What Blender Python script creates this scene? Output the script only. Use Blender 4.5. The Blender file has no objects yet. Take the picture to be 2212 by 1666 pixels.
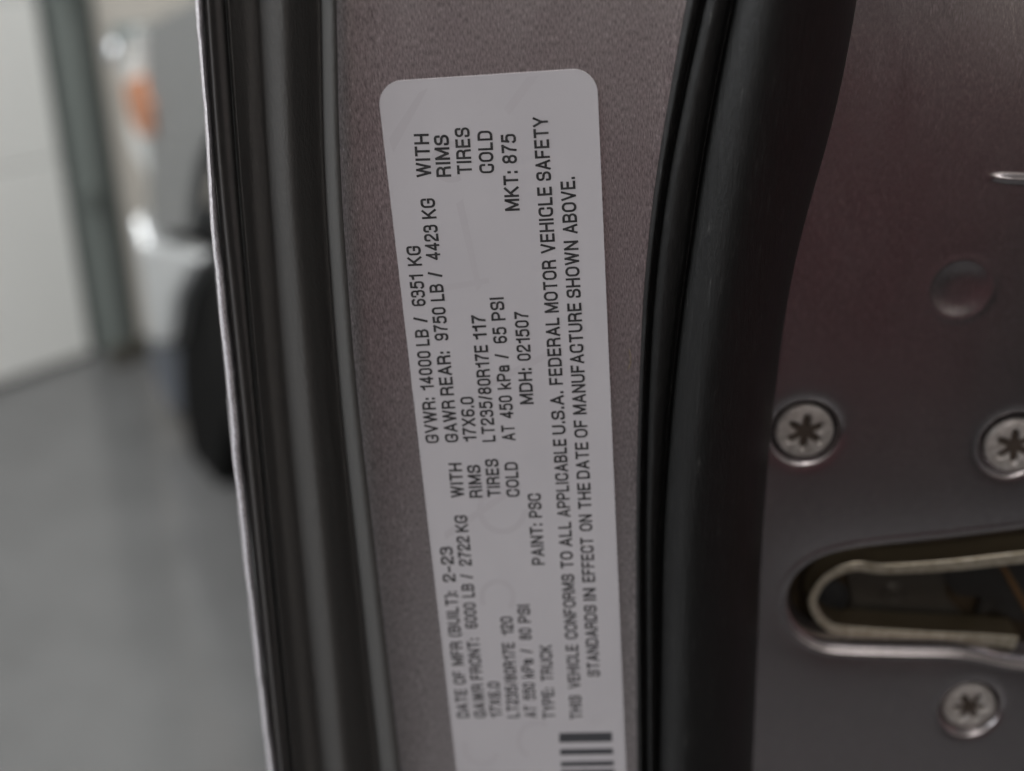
import bpy, bmesh, math, random
import numpy as np
from mathutils import Vector, Matrix
random.seed(7); rng = np.random.default_rng(7)
sc = bpy.context.scene
COL = sc.collection

# ------------------------------------------------------------------ camera
PW, PH, F = 2212.0, 1666.0, 2700.0           # working size of the photograph, focal length in its pixels
CAM = Vector((0.0, -0.29, 1.20))
R = Matrix.Rotation(math.radians(4), 3, 'Z') @ Matrix.Rotation(math.radians(90-25), 3, 'X') @ Matrix.Rotation(math.radians(-4.5), 3, 'Z')
cd = bpy.data.cameras.new('camera'); cam = bpy.data.objects.new('camera', cd); COL.objects.link(cam)
LEAN = Matrix.Rotation(math.radians(-4), 3, 'Y')  # the door's edge leans a little out of plumb
RT = LEAN @ R                                 # camera turn in the room; R is the same turn seen from the leaning door
cam.matrix_world = Matrix.Translation(CAM) @ RT.to_4x4()
cd.sensor_width = 36; cd.lens = 36*F/PW; cd.clip_start = 0.01; cd.clip_end = 100
cd.dof.use_dof = True; cd.dof.focus_distance = 0.300; cd.dof.aperture_fstop = cd.lens/7.4; cd.dof.aperture_blades = 0
sc.camera = cam
sc.render.resolution_x = 1024; sc.render.resolution_y = 771
# ------------------------------------------------------------------ world and lamps
w = bpy.data.worlds.new('World'); sc.world = w; w.use_nodes = True
w.node_tree.nodes['Background'].inputs[0].default_value = (0.80, 0.86, 1.0, 1)
w.node_tree.nodes['Background'].inputs[1].default_value = 0.09
def area(name, loc, target, sx, sy, power, col):
    l = bpy.data.lights.new(name, 'AREA'); l.shape = 'RECTANGLE'; l.size = sx; l.size_y = sy
    l.energy = power; l.color = col
    o = bpy.data.objects.new(name, l); COL.objects.link(o); o.location = loc
    o.rotation_euler = (Vector(target)-Vector(loc)).to_track_quat('-Z', 'Y').to_euler()
    return o
area('ceiling_lamp', (-1.05, 0.85, 3.25), (-1.05, 0.85, 0), 1.6, 2.4, 120, (1.0, 0.99, 0.975))
area('rear_ceiling_lamp', (0.2, -2.6, 3.3), (0.2, -2.6, 0), 0.5, 2.4, 17, (1.0, 0.94, 0.90))
area('rear_wall_fill', (0.4, -3.7, 3.2), (0.4, -4.4, 0), 3.0, 0.4, 62, (1.0, 0.97, 0.97))  # added fill, brightens the unseen rear wall that the paint mirrors
area('open_bay_daylight', (-3.4, -0.9, 2.3), (0, 0.4, 0.9), 2.4, 1.8, 100, (0.95, 0.98, 1.0))
sc.view_settings.view_transform = 'Standard'; sc.view_settings.look = 'None'
sc.view_settings.exposure = 0.0; sc.view_settings.gamma = 1.0
sc.cycles.use_denoising = True
sc.cycles.max_bounces = 8

# ------------------------------------------------------------------ helpers
def ray(px, py):
    return R @ Vector(((px-PW/2)/F, -(py-PH/2)/F, -1.0))
def at(px, py, y):                            # the point of the plane y = const that lies along a sight line
    d = ray(px, py); t = (y-CAM.y)/d.y
    return CAM + d*t
def link(o, parent=None, label=None, cat=None, group=None, kind=None):
    COL.objects.link(o)
    if parent: o.parent = parent
    if label: o['label'] = label
    if cat: o['category'] = cat
    if group: o['group'] = group
    if kind: o['kind'] = kind
    return o
def mesh_obj(name, verts, faces, mat=None, parent=None, smooth=False, **kw):
    me = bpy.data.meshes.new(name)
    me.from_pydata([tuple(v) for v in verts], [], [tuple(int(i) for i in f) for f in faces]); me.update()
    if smooth: me.polygons.foreach_set('use_smooth', [True]*len(me.polygons))
    if mat: me.materials.append(mat)
    return link(bpy.data.objects.new(name, me), parent, **kw)
def bm_obj(name, bm, mat=None, parent=None, smooth=False, **kw):
    bmesh.ops.recalc_face_normals(bm, faces=bm.faces)
    me = bpy.data.meshes.new(name); bm.to_mesh(me); bm.free()
    if smooth: me.polygons.foreach_set('use_smooth', [True]*len(me.polygons))
    if mat: me.materials.append(mat)
    return link(bpy.data.objects.new(name, me), parent, **kw)
def empty(name, loc=(0,0,0), rz=0, **kw):
    o = bpy.data.objects.new(name, None); o.location = loc; o.rotation_euler = (0,0,rz); o.empty_display_size = .1
    return link(o, None, **kw)
def trace(pts, y):                            # a sight-line trace -> x as a function of z on the plane y
    P = [at(a, b, y) for a, b in pts]; P.sort(key=lambda p: p.z)
    zs = np.array([p.z for p in P]); xs = np.array([p.x for p in P])
    def fx(z):
        z = np.asarray(z, float); r = np.interp(z, zs, xs)
        s0 = (xs[1]-xs[0])/(zs[1]-zs[0]); s1 = (xs[-1]-xs[-2])/(zs[-1]-zs[-2])
        r = np.where(z < zs[0], xs[0]+s0*(z-zs[0]), r); return np.where(z > zs[-1], xs[-1]+s1*(z-zs[-1]), r)
    def sm(z):                                # smoothed along its length
        return sum(fx(np.asarray(z)+d) for d in np.linspace(-.018, .018, 9))/9
    return sm
def grid_mesh(name, X, Y, Z, mat, parent, keep=None, **kw):
    n, m = X.shape
    V = np.stack([X, Y, Z], -1).reshape(-1, 3)
    i, j = np.meshgrid(np.arange(n-1), np.arange(m-1), indexing='ij')
    a = i*m+j
    Fc = np.stack([a, a+1, a+m+1, a+m], -1)
    if keep is not None: Fc = Fc[keep[:-1, :-1] & keep[1:, 1:] & keep[1:, :-1] & keep[:-1, 1:]]
    Fc = Fc.reshape(-1, 4)
    used = np.unique(Fc); remap = np.full(len(V), -1); remap[used] = np.arange(len(used))
    return mesh_obj(name, V[used].tolist(), remap[Fc].tolist(), mat, parent, smooth=True, **kw)
def catmull(P, sub):
    P = np.asarray(P, float); out = []
    Q = np.vstack([2*P[:1]-P[1:2], P, 2*P[-1:]-P[-2:-1]])
    for k in range(len(P)-1):
        p0, p1, p2, p3 = Q[k:k+4]
        for s in range(sub):
            t = s/sub
            out.append(.5*((2*p1)+(-p0+p2)*t+(2*p0-5*p1+4*p2-p3)*t*t+(-p0+3*p1-3*p2+p3)*t**3))
    out.append(P[-1]); return np.array(out)
ZR = np.arange(0.80, 1.285, 0.0025)
def strip(name, traces, mat, parent, sub=6, wob=0.0, **kw):
    T = [trace(p, d/1000.0) for p, d in traces]
    xs = np.array([t(ZR) for t in T]).T                       # rows z, columns profile
    n = len(ZR); rows = []
    for k in range(n):
        P = np.stack([xs[k], [d/1000.0 for _, d in traces]], -1)
        rows.append(catmull(P, sub))
    A = np.array(rows)
    if wob:
        w_ = np.convolve(rng.normal(0, 1, n+8), np.ones(5)/5, 'same')[:n]*wob
        A[:, :, 0] += w_[:, None]
    Z = np.repeat(ZR[:, None], A.shape[1], 1)
    return grid_mesh(name, A[:, :, 0], A[:, :, 1], Z, mat, parent, **kw)
def rows(ys, xs): return list(zip(xs, ys))

# ------------------------------------------------------------------ materials
def M(name, col, rough=.5, metal=0., coat=0., spec=.5, coat_rough=.08):
    m = bpy.data.materials.new(name); m.use_nodes = True
    b = m.node_tree.nodes['Principled BSDF']
    b.inputs['Base Color'].default_value = (*col, 1); b.inputs['Roughness'].default_value = rough
    b.inputs['Metallic'].default_value = metal; b.inputs['Coat Weight'].default_value = coat
    b.inputs['Coat Roughness'].default_value = coat_rough; b.inputs['Specular IOR Level'].default_value = spec
    return m
def nd(m, t, **kw):
    n = m.node_tree.nodes.new(t)
    for k, v in kw.items():
        if k in n.inputs: n.inputs[k].default_value = v
        else: setattr(n, k, v)
    return n
def lk(m, a, b): m.node_tree.links.new(a, b)
def noise(m, scale, vec_scale=(1,1,1), detail=3, rough=.5):
    tc = nd(m, 'ShaderNodeTexCoord'); mp = nd(m, 'ShaderNodeMapping'); mp.inputs['Scale'].default_value = vec_scale
    lk(m, tc.outputs['Object'], mp.inputs[0])
    n = nd(m, 'ShaderNodeTexNoise'); n.inputs['Scale'].default_value = scale; n.inputs['Detail'].default_value = detail
    n.inputs['Roughness'].default_value = rough; lk(m, mp.outputs[0], n.inputs['Vector']); return n
def ramp(m, src, stops):
    r = nd(m, 'ShaderNodeValToRGB'); el = r.color_ramp.elements
    while len(el) < len(stops): el.new(.5)
    for e, (p, c) in zip(el, stops): e.position = p; e.color = (*c, 1) if len(c) == 3 else c
    lk(m, src, r.inputs[0]); return r
def bump(m, src, strength, dist):
    b = nd(m, 'ShaderNodeBump'); b.inputs['Strength'].default_value = strength; b.inputs['Distance'].default_value = dist
    lk(m, src, b.inputs['Height']); lk(m, b.outputs[0], m.node_tree.nodes['Principled BSDF'].inputs['Normal']); return b
def P(m): return m.node_tree.nodes['Principled BSDF']

def metallic(name, dark, light, fl=1.0, r0=.27, r1=.38, bs=.3, mt=.86, ct=.6):
    m = M(name, light, .36, mt, ct, .5, .07)
    n = noise(m, 1.0, (3700, 3700, 760), 2, .6)              # flake grain, drawn out along the sprayed edge
    n2 = noise(m, 1.0, (90, 90, 40), 3, .6)
    r = ramp(m, n.outputs['Fac'], [(.30, dark), (.52, light), (.66, tuple(c*1.25 for c in light)), (.76, tuple(min(1, c*2.6*fl) for c in light))])
    lk(m, r.outputs[0], P(m).inputs['Base Color'])
    a = nd(m, 'ShaderNodeMapRange'); a.inputs['To Min'].default_value = r0; a.inputs['To Max'].default_value = r1
    lk(m, n2.outputs['Fac'], a.inputs['Value']); lk(m, a.outputs[0], P(m).inputs['Roughness'])
    bump(m, n.outputs['Fac'], bs, .00007)
    return m
PAINT = metallic('metallic_paint', (.29, .268, .274), (.56, .522, .535))
PAINT2 = metallic('latch_side_paint', (.36, .337, .345), (.47, .438, .450), .7, .20, .28, .10, .95, .4)
EDGE = metallic('hem_edge_lit_paint', (.40, .38, .41), (.66, .64, .68))  # lighter copy of the door paint, light caught by the hem put into the colour
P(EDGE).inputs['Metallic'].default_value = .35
INNER = M('primer_dark_paint', (.055, .052, .051), .5, 0, .1)
RUB = M('weatherstrip_rubber', (.066, .064, .062), .50, 0, 0, .6)
n = noise(RUB, 1.0, (900, 900, 350), 5, .75); bump(RUB, n.outputs['Fac'], .8, .0006)
n2 = noise(RUB, 1.0, (60, 60, 12), 3, .6); r = ramp(RUB, n2.outputs['Fac'], [(.35, (.56,.56,.56)), (.7, (.74,.74,.74))]); lk(RUB, r.outputs[0], P(RUB).inputs['Roughness'])
SEAL = M('door_seal_rubber', (.010, .010, .010), .42, 0, 0, .32)
n = noise(SEAL, 1.0, (700, 700, 160), 6, .75); bump(SEAL, n.outputs['Fac'], .6, .0006)
n2 = noise(SEAL, 1.0, (700, 700, 120), 4, .7)
r = ramp(SEAL, n2.outputs['Fac'], [(.56, (.010,.010,.010)), (.68, (.020,.020,.020)), (.78, (.09,.09,.085))]); lk(SEAL, r.outputs[0], P(SEAL).inputs['Base Color'])
LABEL = M('label_film', (.56, .545, .575), .42, 0, .35, .5, .22)
n = noise(LABEL, 1.0, (40, 40, 18), 2); r = ramp(LABEL, n.outputs['Fac'], [(.3, (.52,.505,.535)), (.7, (.56,.545,.575))]); lk(LABEL, r.outputs[0], P(LABEL).inputs['Base Color'])
INK = M('thermal_ink', (.035, .034, .036), .5)
n = noise(INK, 1.0, (300, 300, 3200), 1); r = ramp(INK, n.outputs['Fac'], [(.35, (.012,.012,.013)), (.65, (.05,.05,.053))]); lk(INK, r.outputs[0], P(INK).inputs['Base Color'])
BARINK = M('barcode_ink', (.06, .062, .07), .5)
GHOST = M('ghost_print', (.508, .490, .520), .42)
ZINC = M('zinc_plate', (.42, .385, .31), .30, .6)
n = noise(ZINC, 1.0, (500, 500, 500), 4, .7); r = ramp(ZINC, n.outputs['Fac'], [(.25, (.26,.22,.15)), (.5, (.46,.415,.33)), (.8, (.62,.58,.49))]); lk(ZINC, r.outputs[0], P(ZINC).inputs['Base Color']); bump(ZINC, n.outputs['Fac'], .15, .0002)
BROWN = M('greased_shaded_housing', (.030, .022, .014), .45, .3)  # greasy brown, with the shade inside the latch well put into the colour
n = noise(BROWN, 1.0, (120, 120, 120), 4); r = ramp(BROWN, n.outputs['Fac'], [(.3, (.024,.018,.011)), (.7, (.07,.046,.024))]); lk(BROWN, r.outputs[0], P(BROWN).inputs['Base Color'])
LPLATE = M('latch_back_plate', (.07, .063, .053), .4, .6)
BLACK = M('hole_shade', (.004, .004, .004), .8)  # stands for the dark inside a hole
CLAW = M('latch_claw', (.05, .048, .045), .3, .7)
RUST = M('claw_edge', (.13, .075, .034), .4, .5)
SCREW = M('screw_steel', (.45, .42, .40), .36, .35)
n = noise(SCREW, 1.0, (350, 350, 350), 4, .7); r = ramp(SCREW, n.outputs['Fac'], [(.3, (.30,.27,.25)), (.7, (.56,.53,.51))]); lk(SCREW, r.outputs[0], P(SCREW).inputs['Base Color'])
DRIVE = M('screw_recess_shade', (.06, .044, .034), .6, .2)  # dark of the star recess put into the colour
DUST = M('straw', (.30, .23, .12), .7)

# ------------------------------------------------------------------ the garage behind
CONC = M('sealed_concrete', (.30, .295, .275), .16, 0, 0, .9)
n = noise(CONC, 2.2, (1,1,1), 5, .6); r = ramp(CONC, n.outputs['Fac'], [(.3, (.078,.079,.080)), (.7, (.118,.119,.121))]); lk(CONC, r.outputs[0], P(CONC).inputs['Base Color'])
n2 = noise(CONC, 3.0, (1,1,1), 4, .6); r = ramp(CONC, n2.outputs['Fac'], [(.3, (.08,.08,.08)), (.7, (.24,.24,.24))]); lk(CONC, r.outputs[0], P(CONC).inputs['Roughness'])
WHITE = M('door_panel_white', (.80, .81, .79), .5)
CREAM = M('wall_cream', (.80, .765, .70), .7)
GREEN = M('track_green_grey', (.125, .142, .134), .5)
SEAM = M('panel_seam', (.45, .46, .45), .7)
CEIL = M('ceiling_white', (.6, .6, .58), .8)
HA = math.radians(50)
hd = Vector((-math.sin(HA), math.cos(HA), 0)); wd = Vector((math.cos(HA), math.sin(HA), 0))
def box(bm, x0, x1, y0, y1, z0, z1, bev=0):
    r_ = bmesh.ops.create_cube(bm, size=1, matrix=Matrix.Translation(((x0+x1)/2, (y0+y1)/2, (z0+z1)/2)) @ Matrix.Diagonal((x1-x0, y1-y0, z1-z0, 1)))
    if bev:
        es = list({e for v in r_['verts'] for e in v.link_edges})
        bmesh.ops.bevel(bm, geom=es, offset=bev, segments=2, affect='EDGES', profile=.5)
def add_box(name, b, mat, parent, bev=0, **kw):
    bm = bmesh.new(); box(bm, *b, bev=bev); return bm_obj(name, bm, mat, parent, **kw)
fl = mesh_obj('floor', [(-7,-6,0),(6,-6,0),(6,8,0),(-7,8,0)], [(0,1,2,3)], CONC, kind='structure')
WP = Vector((-1.044, 2.358, 0))               # foot of the door track
# local frame of the wall: x along the wall, y away from the camera
wall = empty('garage_wall', WP, HA, label='cream painted garage wall standing right of the green grey door track', cat='wall')
add_box('wall_panel', (.074, 5.0, .0, .15, 0, 3.4), CREAM, wall, .003)
add_box('header_panel', (-4.5, .074, .0, .15, 2.5, 3.4), CREAM, wall, .003)
gd = empty('garage_door', WP, HA, label='white sectional garage door left of the green grey track', cat='garage door')
for k in range(5):
    z0, z1 = ((.012,.477),(.481,.819),(.823,1.32),(1.324,1.82),(1.824,2.32))[k]
    add_box('panel', (-3.0, -.012, .06, .10, z0, z1), WHITE, gd, .003)
add_box('bottom_seal', (-3.0, -.012, .055, .105, 0, .012), RUB, gd)
tr = empty('door_track', WP, HA, label='green grey vertical door track post at the edge of the white door', cat='door track')
add_box('post', (.014, .074, -.02, .12, 0, 2.5), GREEN, tr, .006)
add_box('flange', (.008, .040, -.034, -.02, 0, 2.5), GREEN, tr, .003)
add_box('base_plate', (-.02, .09, -.045, -.034, 0, .05), M('base_dark', (.06,.055,.045), .6), tr, .003)  # darker strip across the foot of the post
for z in (.38, .84):
    add_box('bracket', (-.028, .01, -.05, -.034, z, z+.05), GREEN, tr, .004)
mesh_obj('rear_wall', [(-7,-4.6,0),(6,-4.6,0),(6,-4.6,3.4),(-7,-4.6,3.4)], [(0,1,2,3)], CREAM, kind='structure')
mesh_obj('ceiling', [(-7,-6,3.4),(-7,8,3.4),(6,8,3.4),(6,-6,3.4)], [(0,1,2,3)], CEIL, kind='structure')

# ------------------------------------------------------------------ front end of the truck the door hangs on
BODY = M('truck_body_paint', (.15, .155, .158), .34, .4, .4)
CHROME = M('chrome', (.75, .78, .82), .12, 1)
SILV = M('silver_bumper', (.60, .62, .635), .3, .6)
VAL = M('grey_blue_valance', (.09, .10, .12), .5)
TYRE = M('tyre_rubber', (.006, .006, .006), .8, 0, 0, .1)
AMBER = M('amber_lens', (.36, .125, .042), .35, 0, .2)
LENS = M('headlamp_lens', (.62, .64, .63), .15, 0, .6)
DARKP = M('plastic_and_shade_black', (.004, .004, .004), .7, 0, 0, .1)  # plastic parts, and the solid shade in the bumper gap
CAB = M('cab_trim', (.05, .045, .045), .7)
MAROON = M('maroon_upholstery', (.20, .035, .045), .7)
TF = Vector((-0.750, 1.9, 0)); HT = math.radians(34); ht = Vector((-math.sin(HT), math.cos(HT), 0))
truck = empty('pickup_truck', TF, HT+math.pi/2, label='silver grey pickup truck front end with amber side marker, beyond the open door', cat='truck')
def side(px, py, v=0.0):                      # sight line -> (u, z) on a plane parallel to the truck's side
    nn = Vector((-math.cos(HT), -math.sin(HT), 0)); d = RT @ (R.transposed() @ ray(px, py)); t = ((TF-CAM).dot(nn)+v)/d.dot(nn)
    q = CAM+d*t; return ((q-TF).dot(ht), q.z)
def slab(name, poly, v0, v1, mat, parent, bev=.01, **kw):
    bm = bmesh.new()
    f = bm.faces.new([bm.verts.new((u, v0, z)) for u, z in poly])
    r_ = bmesh.ops.extrude_face_region(bm, geom=[f])
    for v in r_['geom']:
        if isinstance(v, bmesh.types.BMVert): v.co.y = v1
    bmesh.ops.recalc_face_normals(bm, faces=bm.faces)
    if bev: bmesh.ops.bevel(bm, geom=list(bm.edges), offset=bev, segments=3, affect='EDGES', profile=.5)
    return bm_obj(name, bm, mat, parent, **kw)
WU, WZ, WR = -.62, .38, .38
def arc(r, a0, a1, n=14): return [(WU+r*math.cos(math.radians(a0+(a1-a0)*k/n)), WZ+r*math.sin(math.radians(a0+(a1-a0)*k/n))) for k in range(n+1)]
s = side
fend = [s(310,53), s(321,492), s(332,503)] + arc(.42, 22, 180) + [(-1.40,.35), (-1.40,1.16), s(417,1)]
slab('fender', fend, -.03, 0, BODY, truck, .006)
slab('hood', [(.0,.72),(-.02,.76),(-.14,.822),(-.45,.915),(-1.40,1.145),(-1.40,1.0),(-.4,.80)], -1.80, -.035, BODY, truck, .01)
slab('wheel_well', arc(.418, 0, 180)+[(-1.14,.12),(-.30,.12)], -.9, -.04, DARKP, truck, 0)
bump_p = [s(322,532), s(372,528), s(428,545), s(437,562), s(415,600), s(385,650), s(371,738), s(330,748)]
zb = [p[1] for p in bump_p]
slab('bumper', [(.075,.49),(.075,.24)]+bump_p[::-1], -1.86, .012, SILV, truck, .012)
slab('bumper_gap_shade', [s(322,488,-.035), s(332,496,-.035), s(440,518,-.035), s(450,600,-.035), s(420,600,-.035), s(380,560,-.035), s(322,545,-.035)], -.3, -.035, DARKP, truck, .002)  # dark filler, the shade between fender and bumper made solid
slab('valance', [s(318,756,-.02), s(366,744,-.02), s(384,765,-.02), s(386,880,-.02), s(380,900,-.02), s(341,840,-.02)], -1.7, -.02, VAL, truck, .01)
slab('splash_guard', [s(450,470,-.024), s(426,525,-.024), s(399,645,-.024), s(387,740,-.024), s(385,800,-.024), s(391,880,-.024), s(406,965,-.024), s(422,1055,-.024), s(446,1078,-.024), s(470,1062,-.024), s(490,930,-.024), s(520,800,-.024), s(520,470,-.024)], -.30, -.024, DARKP, truck, .008)
slab('grille', [(.05,.52),(.05,.84),(-.1,.84),(-.1,.52)], -1.45, -.36, DARKP, truck, .01)
slab('headlamp', [(.01,.56),(.11,.60),(.10,.76),(.01,.84)], -.34, -.012, LENS, truck, .01)
slab('side_marker', [s(272,180), s(300,165), s(330,225), s(334,292), s(308,294), s(285,250)], -.03, .006, AMBER, truck, .004)
for (px, py, rr) in ((250, 112, .022), (310, 524, .013)):  # chrome balls added for the glints at headlamp and bumper
    u, z = s(px, py)
    bm = bmesh.new(); bmesh.ops.create_icosphere(bm, subdivisions=3, radius=rr, matrix=Matrix.Translation((u, .004, z)) @ Matrix.Diagonal((1,.6,1,1)))
    bm_obj('glint_ball', bm, CHROME, truck, True)
slab('lamp_bezel', [s(238,60), s(262,55), s(268,88), s(240,90)], -.05, 0, M('bezel_teal_grey', (.10,.14,.15), .4), truck, .004)
# cab flank behind the door opening (beside the camera)
slab('sill', [(-1.40,.35),(-3.6,.35),(-3.6,.52),(-1.40,.52)], -.10, 0, BODY, truck, .01)
slab('cab_pillar', [(-2.58,.52),(-2.74,.52),(-2.74,1.85),(-2.58,1.85)], -.12, 0, BODY, truck, .01)
slab('rear_door', [(-2.76,.52),(-3.6,.52),(-3.6,1.2),(-2.76,1.2)], -.10, 0, BODY, truck, .01)
slab('roof', [(-1.6,1.85),(-3.6,1.85),(-3.6,1.93),(-1.7,1.93)], -1.7, -.05, BODY, truck, .02)
slab('cab_interior', [(-1.45,.50),(-3.6,.50),(-3.6,.54),(-1.45,.54)], -1.7, -.12, CAB, truck, .0)
slab('dashboard', [(-1.42,.56),(-1.42,1.16),(-1.62,1.10),(-1.66,.85)], -1.7, -.13, CAB, truck, .01)
slab('driver_seat', [(-1.95,.55),(-2.45,.55),(-2.62,1.50),(-2.47,1.52),(-2.35,.88),(-1.95,.84)], -.72, -.18, MAROON, truck, .03)  # unseen seat, added in maroon to redden what the door paint mirrors
slab('far_trim', [(-1.45,.52),(-3.6,.52),(-3.6,1.85),(-1.45,1.85)], -1.75, -1.71, CAB, truck, .0)
# front wheel, steered
wh = bpy.data.objects.new('wheel', None); link(wh, truck); wh.location = (WU, -.18, WZ); wh.rotation_euler = (0,0,math.radians(8))
def lathe(name, prof, n, mat, parent, smooth=True, axis='y'):
    V, Fc = [], []
    for i in range(n):
        a = 2*math.pi*i/n
        for r_, h in prof: V.append((r_*math.cos(a), h, r_*math.sin(a)) if axis == 'y' else (r_*math.cos(a), r_*math.sin(a), h))
    m_ = len(prof)
    for i in range(n):
        for j in range(m_-1): Fc.append((i*m_+j, i*m_+j+1, ((i+1)%n)*m_+j+1, ((i+1)%n)*m_+j))
    return mesh_obj(name, V, Fc, mat, parent, smooth)
lathe('tyre', [(.22,-.12),(.30,-.13),(.36,-.125),(.378,-.10),(.38,0),(.378,.10),(.36,.125),(.30,.13),(.22,.12),(.22,-.12)], 64, TYRE, wh)
lathe('rim', [(.0,.06),(.06,.07),(.08,.05),(.18,.06),(.215,.11),(.225,.12),(.225,-.11)], 48, M('steel_rim', (.35,.35,.36), .4, .8), wh)

# ------------------------------------------------------------------ the open door
door = empty('truck_door', (0, 0, 0), 0, label='open grey metallic truck door seen at its latch edge, with seals, sticker and latch', cat='door')
Yh = (0, 285, 421, 594, 825, 1134, 1361, 1666); hemL = (421, 444, 452, 464, 489, 517, 545, 579); hemR = (437, 454, 466, 483, 508, 535, 559, 594)
Y4 = (0, 378, 825, 1666)
rh = lambda xs: rows(Yh, xs); r4 = lambda xs: rows(Y4, xs)
off = lambda xs, d: [x+d for x in xs]
hem = strip('hem_edge', [(rh(off(hemL, 1)), 30), (rh(off(hemL, 0)), 4), (rh(off(hemL, 1)), 1.2), (rh(off(hemL, 6)), -.3), (rh(off(hemR, -5)), -.2), (rh(off(hemR, 0)), .9), (rh(off(hemR, 3)), 3)], EDGE, door, 5, wob=.00030,
      label='folded outer paint edge of the door, coloured lighter for the light it catches')
strip('inner_skin', [(r4((438,464,509,594)), 5), (r4((441,467,513,598)), 2.5), (r4((447,473,520,606)), 0), (r4((453,480,528,612)), -.3), (r4((464,491,538,618)), 1.5), (r4((480,506,546,625)), 2.5), (r4((486,512,550,630)), 8)], INNER, door, 5)
strip('edge_weatherstrip', [(r4((484,511,549,629)), 12.70), (r4((489,516,554,634)), 5.80), (r4((494,520,558,638)), 4.42), (r4((503,528,566,645)), 6.03), (r4((530,545,582,664)), 9.25), (r4((552,572,602,686)), 8.68),
      (r4((563,583,618,702)), 4.65), (r4((586,602,640,723)), 1.32), (r4((618,630,669,748)), 0.51), (r4((650,660,698,778)), 5.80), (r4((690,696,728,815)), 12.12),
      (r4((694,700,732,822)), 4.0), (r4((702,708,741,833)), -.4), (r4((710,717,750,845)), -2.8), (r4((719,726,759,856)), -3.4), (r4((727,734,768,866)), -2.6), (r4((730,737,772,869)), 0.5)], RUB, door, 6)
# painted end panel: a fine grid between the two seals, rolling back into the left seal
TL = trace(r4((727,734,768,866)), .0); TR_ = trace(rows((0,143,259,470,560,825,1134,1666), (1492,1465,1445,1416,1402,1390,1383,1386)), .0)
nx, Zg = 90, np.arange(.80, 1.285, .004)
tt = np.linspace(0, 1, nx)**1.3
XL, XR = TL(Zg), TR_(Zg)
X = XL[:, None]+(XR-XL)[:, None]*tt[None]
dx = (X-XL[:, None])*1000
Y = -.0030*np.exp(-(dx/3.1))*np.clip((13-dx)/6, 0, 1)
Y -= .0002*np.exp(-((X-XR[:, None])*1000/3.0)**2)
grid_mesh('end_panel', X, Y, np.repeat(Zg[:, None], nx, 1), PAINT, door)
# main door seal (right)
Y6 = (0, 259, 519, 800, 1134, 1666); r6 = lambda xs: rows(Y6, xs)
strip('door_seal', [(r6((1480,1433,1395,1379,1371,1374)), 1.2), (r6((1486,1437,1398,1382,1374,1377)), -1), (r6((1498,1446,1406,1388,1379,1383)), -2.4), (r6((1512,1456,1413,1394,1385,1390)), -1.4), (r6((1519,1461,1418,1398,1390,1395)), .6),
      (r6((1527,1468,1424,1403,1395,1399)), -1.6), (r6((1548,1490,1446,1419,1404,1407)), -3.2), (r6((1572,1517,1477,1441,1417,1414)), -2), (r6((1583,1529,1490,1452,1426,1419)), 1.5),
      (r6((1596,1543,1503,1465,1437,1428)), -3), (r6((1625,1575,1535,1495,1462,1450)), -7), (r6((1670,1622,1578,1532,1497,1482)), -9), (r6((1720,1672,1620,1574,1540,1525)), -7.2), (r6((1770,1722,1662,1617,1585,1568)), -3),
      (r6((1815,1768,1697,1652,1620,1600)), 4), (r6((1843,1797,1716,1671,1640,1619)), 12), (r6((1851,1806,1722,1678,1647,1626)), 19), (r6((1840,1795,1715,1672,1641,1620)), 28), (r6((1830,1785,1705,1660,1630,1610)), 37)], SEAL, door, 6)

# latch side panel: a height field in the plane y = PD, millimetre detail pressed in
PD = .035
def uv(px, py, d=PD):
    p = at(px, py, d); return (p.x*1000, p.z*1000)
def poly_sdf(px, pz, poly):
    Pn = np.array(poly); d2 = np.full(px.shape, 1e9); ins = np.zeros(px.shape, bool)
    for k in range(len(Pn)):
        a, b = Pn[k], Pn[(k+1) % len(Pn)]; e = b-a
        wx, wz = px-a[0], pz-a[1]; t = np.clip((wx*e[0]+wz*e[1])/(e@e), 0, 1)
        d2 = np.minimum(d2, (wx-e[0]*t)**2+(wz-e[1]*t)**2)
        c = ((a[1] > pz) != (b[1] > pz)) & (px < (b[0]-a[0])*(pz-a[1])/(b[1]-a[1]+1e-12)+a[0]); ins ^= c
    d = np.sqrt(d2); return np.where(ins, -d, d)
hole_px = [(2330,1146),(2170,1160),(1947,1180),(1870,1188),(1815,1198),(1765,1215),(1728,1242),(1709,1272),(1704,1305),(1713,1337),(1735,1364),(1770,1384),(1815,1393),(1947,1398),(2060,1402),(2120,1412),(2190,1430),(2330,1450)]
hp = [uv(*q) for q in hole_px]
hpc = catmull(np.array(hp), 5)
SC = [(1739, 934, 6), (2192, 965, 58), (2095, 1528, 92)]      # screw centres and turn of the drive
x0, x1 = uv(1560, 800)[0], uv(2330, 800)[0]+8
gx = np.arange(x0-4, x1+4, .42); gz = np.arange(860, 1260, .46)
GX, GZ = np.meshgrid(gx, gz)
near = (GZ > min(p[1] for p in hp)-45) & (GZ < max(p[1] for p in hp)+45)
S = np.full(GX.shape, 60.0); S[near] = poly_sdf(GX[near], GZ[near], hpc)
H = np.zeros(GX.shape)                        # + = towards the camera, millimetres
H += -4.2*np.exp(-np.clip(S+.6, 0, None)/.62)*(S < 8) * 1.0
H += .24*np.exp(-((S-2.9)/.6)**2) - .20*np.exp(-((S-1.7)/.55)**2)
H += -1.2*np.exp(-np.clip(S, 0, None)/7.0)
H = np.where(S < -.2, H-2.5*np.clip(-S-.2, 0, 6), H)
for a, b, _ in SC:
    cx, cz = uv(a, b); rr = np.hypot(GX-cx, GZ-cz)
    H += -1.1*np.exp(-np.clip(rr-9.2, 0, None)/1.3) - 3.0/(1+np.exp((rr-9.5)/.22))
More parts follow.
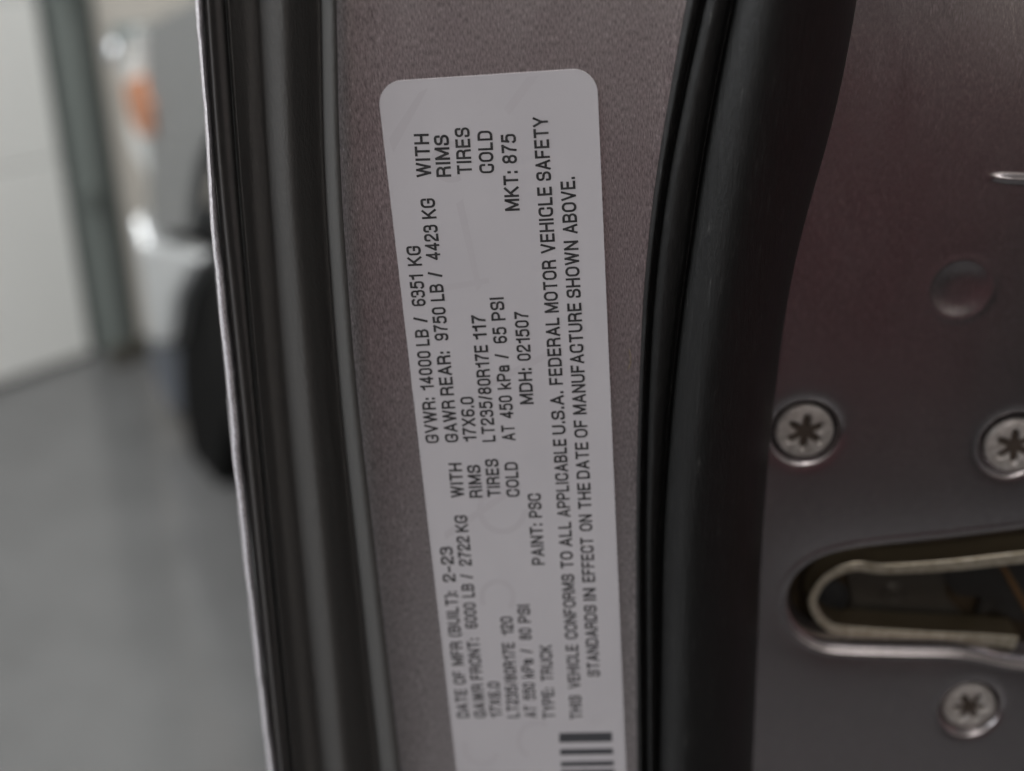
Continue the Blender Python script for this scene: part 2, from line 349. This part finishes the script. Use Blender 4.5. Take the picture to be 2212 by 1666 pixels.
cx, cz = uv(2076, 626); rr = np.hypot(GX-cx, GZ-cz)
H += -.60/(1+np.exp((rr-6.0)/1.1)) + .12*np.exp(-((rr-8.6)/1.4)**2)
cx, cz = uv(2205, 389); ca = math.radians(-8); dx_ = (GX-cx)*math.cos(ca)+(GZ-cz)*math.sin(ca); dz_ = -(GX-cx)*math.sin(ca)+(GZ-cz)*math.cos(ca)
H += .9*np.exp(-(np.abs(dx_)/6.5)**4-(dz_/.75)**2)
xm = uv(1900, 800)[0]
H += -.0009*(GX-xm)**2*(GX > xm)*1.0 - .00010*(GZ-1080)**2*np.sign(GZ-1080)   # pressed-in crown of the sheet
keep = S > -1.7
grid_mesh('latch_panel', GX/1000, PD-H/1000, GZ/1000, PAINT2, door, keep)

# latch mechanism in the slot
latch = bpy.data.objects.new('latch', None); link(latch, door)
def ribbon(name, px_pts, d, th, deep, mat, parent, sub=6):
    # a bent strip: outer edge traced at depth d, thickness towards the inside, walls going back by deep
    P_ = catmull(np.array([[at(a, b, d).x, at(a, b, d).z] for a, b in px_pts]), sub)
    T_ = catmull(np.array([[t/1000.0, 0] for t in th]), sub)[:, 0]
    tan = np.gradient(P_, axis=0); tan /= np.linalg.norm(tan, axis=1)[:, None]
    nr = np.stack([-tan[:, 1], tan[:, 0]], -1)
    V = []; b = .00035
    for k in range(len(P_)):
        o_, i_ = P_[k], P_[k]+nr[k]*T_[k]
        for q, yy in ((o_, d+deep), (o_, d+b), (o_+nr[k]*b, d), (i_-nr[k]*b, d), (i_, d+b), (i_, d+deep)): V.append((q[0], yy, q[1]))
    Fc = [(k*6+j, k*6+(j+1) % 6, (k+1)*6+(j+1) % 6, (k+1)*6+j) for k in range(len(P_)-1) for j in range(6)]
    n_ = len(P_)-1; Fc += [(0,1,2,3,4,5), tuple(n_*6+j for j in (5,4,3,2,1,0))]
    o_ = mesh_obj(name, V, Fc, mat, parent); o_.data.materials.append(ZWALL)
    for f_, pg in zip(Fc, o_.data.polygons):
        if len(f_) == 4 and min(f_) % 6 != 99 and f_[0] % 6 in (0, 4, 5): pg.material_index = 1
    return o_
ZWALL = M('shaded_zinc', (.085, .066, .040), .4, .4)  # darker copy of the zinc, shade on the strip's walls put into the colour
ring = [(2300,1184),(2212,1193),(2056,1211),(1960,1218),(1903,1220),(1859,1215),(1815,1224),(1772,1252),(1749,1291),(1751,1320),(1772,1352),(1805,1370),(1881,1377),(1990,1383),(2078,1387),(2133,1395),(2190,1404)]
rth = [3.0,3.0,2.9,2.7,2.6,2.5,2.3,2.0,1.9,1.9,2.1,2.4,2.4,2.3,2.3,3.0,3.6]
ribbon('throat_plate', ring, PD+.0045, [t*1.4 for t in rth], .010, ZINC, latch)
def quad_at(name, pts, d, th, mat, parent, bev=.0004, **kw):
    bm = bmesh.new(); f = bm.faces.new([bm.verts.new(at(a, b, d)) for a, b in pts])
    r_ = bmesh.ops.extrude_face_region(bm, geom=[f])
    for v in r_['geom']:
        if isinstance(v, bmesh.types.BMVert): v.co.y += th
    bmesh.ops.recalc_face_normals(bm, faces=bm.faces)
    if bev: bmesh.ops.bevel(bm, geom=list(bm.edges), offset=bev, segments=2, affect='EDGES')
    return bm_obj(name, bm, mat, parent, **kw)
quad_at('housing', [(1640,1090),(2400,1060),(2400,1520),(1640,1500)], PD+.019, .01, BROWN, latch)
quad_at('back_plate', [(1830,1232),(1960,1225),(2075,1216),(2040,1250),(2045,1290),(2080,1330),(2010,1352),(1830,1345),(1838,1300)], PD+.0165, .002, LPLATE, latch)
quad_at('pawl', [(2030,1222),(2140,1214),(2230,1210),(2300,1330),(2200,1345),(2150,1320),(2110,1330),(2120,1292),(2070,1290),(2045,1262)], PD+.0150, .003, CLAW, latch)
quad_at('pawl_edge', [(2158,1222),(2170,1220),(2205,1275),(2240,1345),(2226,1345),(2190,1280)], PD+.0135, .002, RUST, latch)
quad_at('throat_floor', [(1760,1352),(1780,1340),(2150,1345),(2190,1362),(2190,1380),(1900,1366),(1790,1362)], PD+.0145, .002, BROWN, latch)
p = at(1930, 1280, PD+.0165)
o = lathe('rivet', [(0,-.0006),(.0020,-.0005),(.0026,-.0001),(.0030,-.0009),(.0036,-.0006),(.0038,.0004)], 28, LPLATE, latch); o.location = p
p = at(1798, 1297, PD+.0135)
o = lathe('pivot_hole_disc', [(0,.0003),(.0050,.0002),(.0054,.001)], 28, BLACK, latch); o.location = p; o.scale = (1.0,1,1.35)  # black disc painted as the dark of the hole, nothing is cut

# screws
def screw(a, b, rot):
    s_ = bpy.data.objects.new('screw', None); link(s_, door); p_ = at(a, b, PD+.0006); s_.location = p_; s_.rotation_euler = (0, math.radians(rot), 0)
    n_, rings = 96, 40; Rm = 8.35; V = []; Fc = []
    V.append((0, .0024, 0))
    for i in range(1, rings+1):
        r_ = Rm*i/rings
        for j in range(n_):
            th_ = 2*math.pi*j/n_
            spike = (abs(math.cos(3*(th_-math.pi/2)))**1.6)            # six pointed arms
            rs = 2.5+3.0*spike
            h = -.9*math.cos(min(1, r_/Rm)*math.pi/2)**.8            # domed head, up is -y
            dd = 1/(1+math.exp((r_-rs)/.32)); h += 2.0*dd
            if i == rings: h = 1.8
            if i == rings-1: h += .25
            V.append((r_*math.cos(th_)/1000, h/1000, r_*math.sin(th_)/1000))
    for j in range(n_): Fc.append((0, 1+j, 1+(j+1) % n_))
    for i in range(rings-1):
        for j in range(n_): Fc.append((1+i*n_+j, 1+(i+1)*n_+j, 1+(i+1)*n_+(j+1) % n_, 1+i*n_+(j+1) % n_))
    hd_ = mesh_obj('screw_head', V, Fc, SCREW, s_, True); hd_.data.materials.append(DRIVE)
    for f_, pg in zip(Fc, hd_.data.polygons):
        c_ = pg.center; r2 = math.hypot(c_.x, c_.z)*1000; t2 = math.atan2(c_.z, c_.x)
        if r2 < 2.3+3.0*abs(math.cos(3*(t2-math.pi/2)))**1.6: pg.material_index = 1
    bm = bmesh.new(); r_ = bmesh.ops.create_circle(bm, cap_ends=True, segments=24, radius=.0030, matrix=Matrix.Translation((0,.0016,0)) @ Matrix.Rotation(math.pi/2, 4, 'X'))
    bm_obj('drive_recess', bm, DRIVE, s_)
    return s_
for a, b, rt in SC: screw(a, b, rt)
# the rest of the door, running away from the camera
TFx = trace(rh(off(hemL, 1)), .004)
Zd = np.concatenate([[.52,.7], np.arange(.80, 1.285, .02), [1.40]]); xo = TFx(np.clip(Zd, .80, 1.28))
V = []; Fc = []
for k, z in enumerate(Zd):
    for yy, ox in ((.028, .0002), (.3, .006), (.7, .010), (1.12, .012)): V.append((xo[k]+ox, yy, z))
for k in range(len(Zd)-1):
    for j in range(3): Fc.append((k*4+j, k*4+j+1, k*4+5+j, k*4+4+j))
mesh_obj('outer_skin', V, Fc, BODY, door, True)
add_box('door_core', (.0-.028, .16, .062, 1.10, .52, 1.285), INNER, door, .004)
add_box('inner_trim', (.162, .20, .08, 1.08, .56, 1.27), CAB, door, .01)

# ------------------------------------------------------------------ the sticker and its print
LC = [(816,178),(1290,147),(1353,1690),(988,1690)]
LY = -.0004
a_, b_, c_, d_ = [at(*q, LY) for q in LC]
xl, xr, zt = (a_.x+at(985,1666,LY).x)/2, (b_.x+at(1352,1666,LY).x)/2, (a_.z+b_.z)/2
zb_ = at(1170, 1666, LY).z-.022
rc = .0056
bm = bmesh.new(); vs = []
for cx, cz, a0 in ((xr-rc, zt-rc, 0), (xl+rc, zt-rc, 90), (xl+rc, zb_+rc, 180), (xr-rc, zb_+rc, 270)):
    for k in range(13):
        t = math.radians(a0+90*k/12); vs.append(bm.verts.new((cx+rc*math.cos(t), LY, cz+rc*math.sin(t))))
f = bm.faces.new(vs); r_ = bmesh.ops.extrude_face_region(bm, geom=[f])
for v in r_['geom']:
    if isinstance(v, bmesh.types.BMVert): v.co.y = .0003
label = bm_obj('certification_label', bm, LABEL, door, label='pale grey rounded sticker printed with vehicle weight and tyre data')

def fillet(pts, closed=False, seg=6):
    """points (x, y[, radius]) -> polyline with rounded corners"""
    P_ = [np.array(p[:2], float) for p in pts]; r_ = [p[2] if len(p) > 2 else 0 for p in pts]; out = []; n_ = len(P_)
    for k in range(n_):
        if r_[k] == 0 or (not closed and k in (0, n_-1)): out.append(P_[k]); continue
        p, a1, b1 = P_[k], P_[k-1], P_[(k+1) % n_]
        u, v = a1-p, b1-p; lu, lv = np.linalg.norm(u), np.linalg.norm(v); u /= lu; v /= lv
        ang = math.acos(max(-1, min(1, u@v))); t = min(r_[k]/math.tan(ang/2), lu*.5, lv*.5)
        A1, B1 = p+u*t, p+v*t
        for q in range(seg+1):
            w1 = q/seg
            # rational quadratic = close to a circular arc
            wt = math.sin(ang/2); b0, b1_, b2 = (1-w1)**2, 2*w1*(1-w1)*wt, w1**2
            out.append((b0*A1+b1_*p+b2*B1)/(b0+b1_+b2))
    return out
def GL():
    W_ = .56; r = .25; g = {}
    R4 = lambda x0, x1, y0, y1, q: ([(x0,y0,q),(x1,y0,q),(x1,y1,q),(x0,y1,q)], True)
    O = lambda *p: (list(p), False)
    g['A'] = (.62, [O((0,0),(.31,1)), O((.62,0),(.31,1)), O((.12,.28),(.50,.28))])
    g['B'] = (W_, [O((0,0),(0,1)), O((0,1),(.54,1,.24),(.54,.53,.24),(0,.53)), O((0,.53),(.57,.53,.26),(.57,0,.26),(0,0))])
    g['C'] = (.60, [O((.58,.70),(.58,1,.28),(0,1,.28),(0,0,.28),(.58,0,.28),(.58,.30))])
    g['D'] = (.60, [O((0,0),(0,1)), O((0,1),(.60,1,.30),(.60,0,.30),(0,0))])
    g['E'] = (.50, [O((0,0),(0,1)), O((0,1),(.50,1)), O((0,.52),(.46,.52)), O((0,0),(.51,0))])
    g['F'] = (.48, [O((0,0),(0,1)), O((0,1),(.48,1)), O((0,.50),(.42,.50))])
    g['G'] = (.62, [O((.60,.72),(.60,1,.28),(0,1,.28),(0,0,.28),(.60,0,.26),(.60,.46),(.34,.46))])
    g['H'] = (.58, [O((0,0),(0,1)), O((.58,0),(.58,1)), O((0,.52),(.58,.52))])
    g['I'] = (.02, [O((.01,0),(.01,1))])
    g['K'] = (.58, [O((0,0),(0,1)), O((.56,1),(.04,.40)), O((.20,.58),(.60,0))])
    g['L'] = (.46, [O((0,0),(0,1)), O((0,0),(.46,0))])
    g['M'] = (.72, [O((0,0),(0,1)), O((.72,0),(.72,1)), O((.03,1),(.36,.08)), O((.69,1),(.36,.08))])
    g['N'] = (.58, [O((0,0),(0,1)), O((.58,0),(.58,1)), O((.02,1),(.56,0))])
    g['O'] = (.62, [R4(0,.62,0,1,.31)])
    g['P'] = (.54, [O((0,0),(0,1)), O((0,1),(.56,1,.27),(.56,.45,.27),(0,.45))])
    g['R'] = (.58, [O((0,0),(0,1)), O((0,1),(.56,1,.26),(.56,.48,.26),(0,.48)), O((.30,.48),(.55,.42,.15),(.58,0))])
    g['S'] = (.56, [O((.54,.72),(.54,1,.25),(.01,1,.25),(.01,.53,.22),(.57,.49,.24),(.57,0,.26),(0,0,.24),(0,.22))])
    g['T'] = (.56, [O((0,1),(.56,1)), O((.28,1),(.28,0))])
    g['U'] = (.58, [O((0,1),(0,0,.29),(.58,0,.29),(.58,1))])
    g['V'] = (.60, [O((0,1),(.30,0)), O((.60,1),(.30,0))])
    g['W'] = (.88, [O((0,1),(.22,0)), O((.22,0),(.44,1)), O((.44,1),(.66,0)), O((.66,0),(.88,1))])
    g['X'] = (.58, [O((0,0),(.57,1)), O((.01,1),(.58,0))])
    g['Y'] = (.58, [O((0,1),(.29,.42)), O((.58,1),(.29,.42)), O((.29,.44),(.29,0))])
    g['0'] = (.50, [R4(0,.50,0,1,.25)])
    g['1'] = (.32, [O((.30,0),(.30,1)), O((.30,.98),(.20,.80,.08),(.0,.77))])
    g['2'] = (.50, [O((0,.70),(0,1,.24),(.50,1,.24),(.50,.62,.2),(.02,.18,.10),(0,0)), O((0,0),(.51,0))])
    g['3'] = (.50, [O((0,.74),(0,1,.24),(.48,1,.22),(.48,.54,.20),(.20,.54)), O((.20,.54),(.50,.54,.24),(.50,0,.25),(.06,0,.10),(-.02,.13))])
    g['4'] = (.54, [O((.40,0),(.40,1)), O((.40,1),(.0,.27)), O((0,.25),(.54,.25))])
    g['5'] = (.50, [O((.47,1),(.06,1)), O((.06,1),(.02,.56)), O((.02,.55),(.12,.66,.05),(.50,.66,.26),(.50,0,.26),(.06,0,.10),(-.02,.12))])
    g['6'] = (.50, [O((.50,.90),(.42,1,.10),(0,1,.28),(0,.30)), R4(0,.50,0,.57,.25)])
    g['7'] = (.48, [O((0,1),(.49,1)), O((.48,1),(.20,.45,.2),(.14,0))])
    g['8'] = (.50, [R4(.02,.48,.54,1,.22), R4(0,.50,0,.54,.25)])
    g['9'] = (.50, [O((.0,.10),(.08,0,.10),(.50,0,.28),(.50,.70)), R4(0,.50,.43,1,.25)])
    g['k'] = (.44, [O((0,0),(0,1)), O((.42,.70),(.04,.28)), O((.16,.42),(.44,0))])
    g['a'] = (.44, [O((.02,.50),(.02,.72,.18),(.42,.72,.18),(.42,.0)), O((.42,.40),(0,.40,.16),(0,0,.18),(.30,.0,.1),(.42,.12))])
    g[':'] = (.0, [O((0,.0),(0,.08)), O((0,.56),(0,.64))]); g['.'] = (.0, [O((0,0),(0,.08))])
    g['/'] = (.24, [O((0,0),(.24,1))]); g['-'] = (.38, [O((0,.40),(.38,.40))])
    g['('] = (.16, [O((.16,1.05),(0,.8,.3),(0,.1,.3),(.16,-.12))]); g[')'] = (.16, [O((0,1.05),(.16,.8,.3),(.16,.1,.3),(0,-.12))])
    return g
GLY = GL(); TH = .175
def glyph_mesh(txt, gap=.13):
    """strokes of a condensed sans, every stroke a flat ribbon; returns (verts, faces)"""
    V, Fc = [], []; x = 0.0; h = TH/2; lift = 0
    for ch in txt:
        w_, strokes = GLY[ch]
        for pts, closed in strokes:
            pl = fillet(pts, closed); pl = [np.array([p[0], h+p[1]*(1-TH)]) for p in pl]
            q = [pl[0]]
            for p in pl[1:]:
                if np.linalg.norm(p-q[-1]) > 1e-4: q.append(p)
            if closed and np.linalg.norm(q[0]-q[-1]) < 1e-4: q.pop()
            pl = q; n_ = len(pl)
            if not closed:
                for e, f in ((0, 1), (-1, -2)):
                    dr = pl[e]-pl[f]; dr /= np.linalg.norm(dr); pl[e] = pl[e]+dr*h*(.98 if abs(dr[1]) > .5 else .9)
            base = len(V); lift += 1
            for k in range(n_):
                if closed: a1, b1 = pl[k]-pl[k-1], pl[(k+1) % n_]-pl[k]
                else: a1 = pl[k]-pl[k-1] if k else pl[1]-pl[0]; b1 = pl[k+1]-pl[k] if k < n_-1 else a1
                a1 = a1/np.linalg.norm(a1); b1 = b1/np.linalg.norm(b1); m_ = a1+b1; m_ /= np.linalg.norm(m_)+1e-9
                nn = np.array([-m_[1], m_[0]]); cs = max(.5, nn@np.array([-a1[1], a1[0]]))
                o_ = nn*h/cs
                V.append((x+h+pl[k][0]+o_[0], pl[k][1]+o_[1], lift)); V.append((x+h+pl[k][0]-o_[0], pl[k][1]-o_[1], lift))
            for k in range(n_ if closed else n_-1):
                i, j = base+2*k, base+2*((k+1) % n_); Fc.append((i, i+1, j+1, j))
        x += w_+TH+gap
    return V, Fc
CAP0, CAP1 = 0.0, 1.0
TY = LY-.00005
def word(txt, x0, y0, x1, y1, cap=3.55):
    V, Fc = glyph_mesh(txt)
    xs = [v[0] for v in V]; lo, hi = min(xs), max(xs)
    A, B = at(x0, y0, TY), at(x1, y1, TY); ax = B-A; L = ax.length; ux = ax/L
    up = Vector((-ux.z, 0, ux.x))             # glyph 'up' points to picture left
    if up.x > 0: up = -up
    VV = [A+ux*((v[0]-lo)/(hi-lo)*L)+up*(v[1]*cap/1000)-Vector((0, v[2]*1.5e-6, 0)) for v in V]
    return mesh_obj('printed_word', VV, Fc, INK, label)
def line(bx0, by0, bx1, by1, words, cap=3.55):
    for txt, ya, yb in words:
        fx_ = lambda y: bx0+(bx1-bx0)*(y-by0)/(by1-by0)
        word(txt, fx_(ya), ya, fx_(yb), yb, cap)
line(949,957, 908,531, [('GVWR:',957,859),('14000',843,758),('LB',747,711),('/',697,684),('6351',661,592),('KG',574,531)])
line(991,955, 939,428, [('GAWR',955,864),('REAR:',854,759),('9750',736,663),('LB',650,613),('/',599,586),('4423',562,485),('KG',472,428)])
line(1030,954, 1023,857, [('17X6.0',954,857)])
line(1071,954, 1048,679, [('LT235/80R17E',954,745),('117',733,679)])
line(1114,952, 1088,642, [('AT',952,918),('450',904,854),('kPa',841,788),('/',775,763),('65',741,706),('PSI',692,642)])
line(1153,873, 1141,672, [('MDH:',873,795),('021507',779,672)])
line(1258,1553, 1183,251, [('THIS',1553,1502),('VEHICLE',1487,1393),('CONFORMS',1380,1240),('TO',1227,1191),('ALL',1181,1127),('APPLICABLE',1117,948),('U.S.A.',938,845),('FEDERAL',831,686),('MOTOR',675,561),('VEHICLE',547,403),('SAFETY',390,251)])
line(1296,1461, 1242,382, [('STANDARDS',1461,1307),('IN',1297,1270),('EFFECT',1257,1161),('ON',1147,1111),('THE',1099,1043),('DATE',1034,955),('OF',945,907),('MANUFACTURE',895,654),('SHOWN',643,519),('ABOVE.',505,382)])
line(932,383, 926,289, [('WITH',383,289)])
line(975,382, 969,291, [('RIMS',382,291)])
line(1020,376, 1014,275, [('TIRES',376,275)])
line(1068,374, 1063,282, [('COLD',374,282)])
line(1123,455, 1114,289, [('MKT:',455,369),('875',353,289)])
line(1003,1075, 997,1000, [('WITH',1075,1000)])
line(1043,1075, 1037,1004, [('RIMS',1075,1004)])
line(1082,1073, 1076,991, [('TIRES',1073,991)])
line(1123,1073, 1118,998, [('COLD',1073,998)])
line(1177,1220, 1168,1066, [('PAINT:',1220,1131),('PSC',1118,1066)])
line(1014,1550, 977,1181, [('DATE',1550,1489),('OF',1478,1450),('MFR',1437,1386),('(BUILT):',1375,1277),('2-23',1257,1181)])
line(1051,1550, 1009,1113, [('GAWR',1550,1477),('FRONT:',1468,1379),('6000',1357,1302),('LB',1290,1261),('/',1250,1240),('2722',1222,1158),('KG',1149,1113)])
line(1085,1550, 1079,1473, [('17X6.0',1550,1473)])
line(1122,1550, 1107,1332, [('LT235/80R17E',1550,1388),('120',1372,1332)])
line(1160,1550, 1144,1306, [('AT',1550,1525),('550',1512,1475),('kPa',1464,1423),('/',1411,1402),('80',1382,1357),('PSI',1345,1306)])
line(1199,1552, 1192,1393, [('TYPE:',1552,1486),('TRUCK',1471,1393)])
def plate(name, pts, mat, y):
    bm = bmesh.new(); bm.faces.new([bm.verts.new(at(a, b, y)) for a, b in pts])
    return bm_obj(name, bm, mat, label)
yb0 = 1584
for y0_, y1_ in ((1584,1603),(1619,1630),(1646,1655),(1664,1676),(1690,1700),(1708,1720),(1738,1748),(1756,1774)):
    k = (y0_-1584)*.06
    plate('barcode_bar', [(1208+k, y1_+1), (1208+k, y0_), (1322+k, y0_-2), (1322+k, y1_-1)], BARINK, TY)
# faint security ghost pattern (plain strokes) in the film
GH = [0]
def ghost_y():
    GH[0] += 1; return LY-.00001-GH[0]*1.5e-6
def ring_plate(cx, cy, ro, ri, a0, a1, sx=1.0):
    bm = bmesh.new(); n_ = 20; prev = None; gy = ghost_y()
    for k in range(n_+1):
        t = math.radians(a0+(a1-a0)*k/n_); q = [bm.verts.new(at(cx+math.cos(t)*r_*sx, cy+math.sin(t)*r_, gy)) for r_ in (ro, ri)]
        if prev: bm.faces.new([prev[0], q[0], q[1], prev[1]])
        prev = q
    bm_obj('ghost_mark', bm, GHOST, label)
for pts in ([(905,200),(925,190),(850,330),(840,300)], [(1140,165),(1165,163),(1100,250),(1088,235)], [(1000,430),(1040,620),(1030,630),(985,440)], [(930,620),(1055,600),(1058,612),(932,634)],
            [(960,1150),(1120,1040),(1128,1052),(962,1166)], [(1060,820),(1180,760),(1186,772),(1066,834)]):
    plate('ghost_mark', pts, GHOST, ghost_y())
ring_plate(975, 350, 45, 32, 60, 330); ring_plate(1085, 1100, 55, 42, 0, 300); ring_plate(1040, 1615, 42, 30, 20, 200); ring_plate(1075, 1290, 40, 28, 150, 400); ring_plate(1160, 1600, 45, 33, 120, 300)
# straw coloured fibre stuck on the paint
p0 = [(1359,756),(1362,770),(1362,786),(1356,800)]
bm = bmesh.new()
pts = [at(a, b, -.0004) for a, b in p0]
for k, q in enumerate(pts[:-1]):
    bmesh.ops.create_cone(bm, cap_ends=True, segments=6, radius1=.00007, radius2=.00006, depth=(pts[k+1]-q).length, matrix=Matrix.Translation((q+pts[k+1])/2) @ (pts[k+1]-q).to_track_quat('Z','Y').to_matrix().to_4x4())
bm_obj('straw_fibre', bm, DUST, None, label='tiny straw coloured fibre stuck to the paint right of the sticker', cat='fibre')

# the whole door leans about the point the photograph was taken from, as the camera's own frame does
LM = Matrix.Translation(CAM) @ LEAN.to_4x4() @ Matrix.Translation(-CAM)
for o_ in (door, bpy.data.objects['straw_fibre']): o_.matrix_world = LM

# ------------------------------------------------------------------ unseen maroon car, added to redden the reflection in the paint
MP = M('maroon_car_paint', (.085, .020, .027), .28, .2, .5)
carp = empty('reflection_car', (-2.2, -1.55, 0), 0, label='maroon saloon car parked behind the open truck door', cat='car')
slab('body', [(0,.30),(.35,.28),(.42,.55),(.85,.62),(1.15,.30),(3.05,.28),(3.15,.58),(3.6,.62),(3.85,.30),(4.35,.32),(4.4,.70),(4.1,.86),(3.2,.93),(.2,.90),(0,.75)], -1.7, 0, MP, carp, .03)
slab('cabin', [(.55,.88),(3.15,.90),(2.55,1.34),(1.15,1.36)], -1.55, -.15, M('dark_glass', (.02,.022,.025), .1, 0, .4), carp, .03)
slab('roof', [(1.10,1.345),(2.58,1.325),(2.45,1.42),(1.25,1.43)], -1.5, -.2, MP, carp, .02)
for wx in (.80, 3.55):
    t_ = lathe('wheel', [(0,.02),(.19,.03),(.21,.06),(.30,.06),(.32,.03),(.32,-.14)], 40, TYRE, carp); t_.location = (wx, -.07, .32)
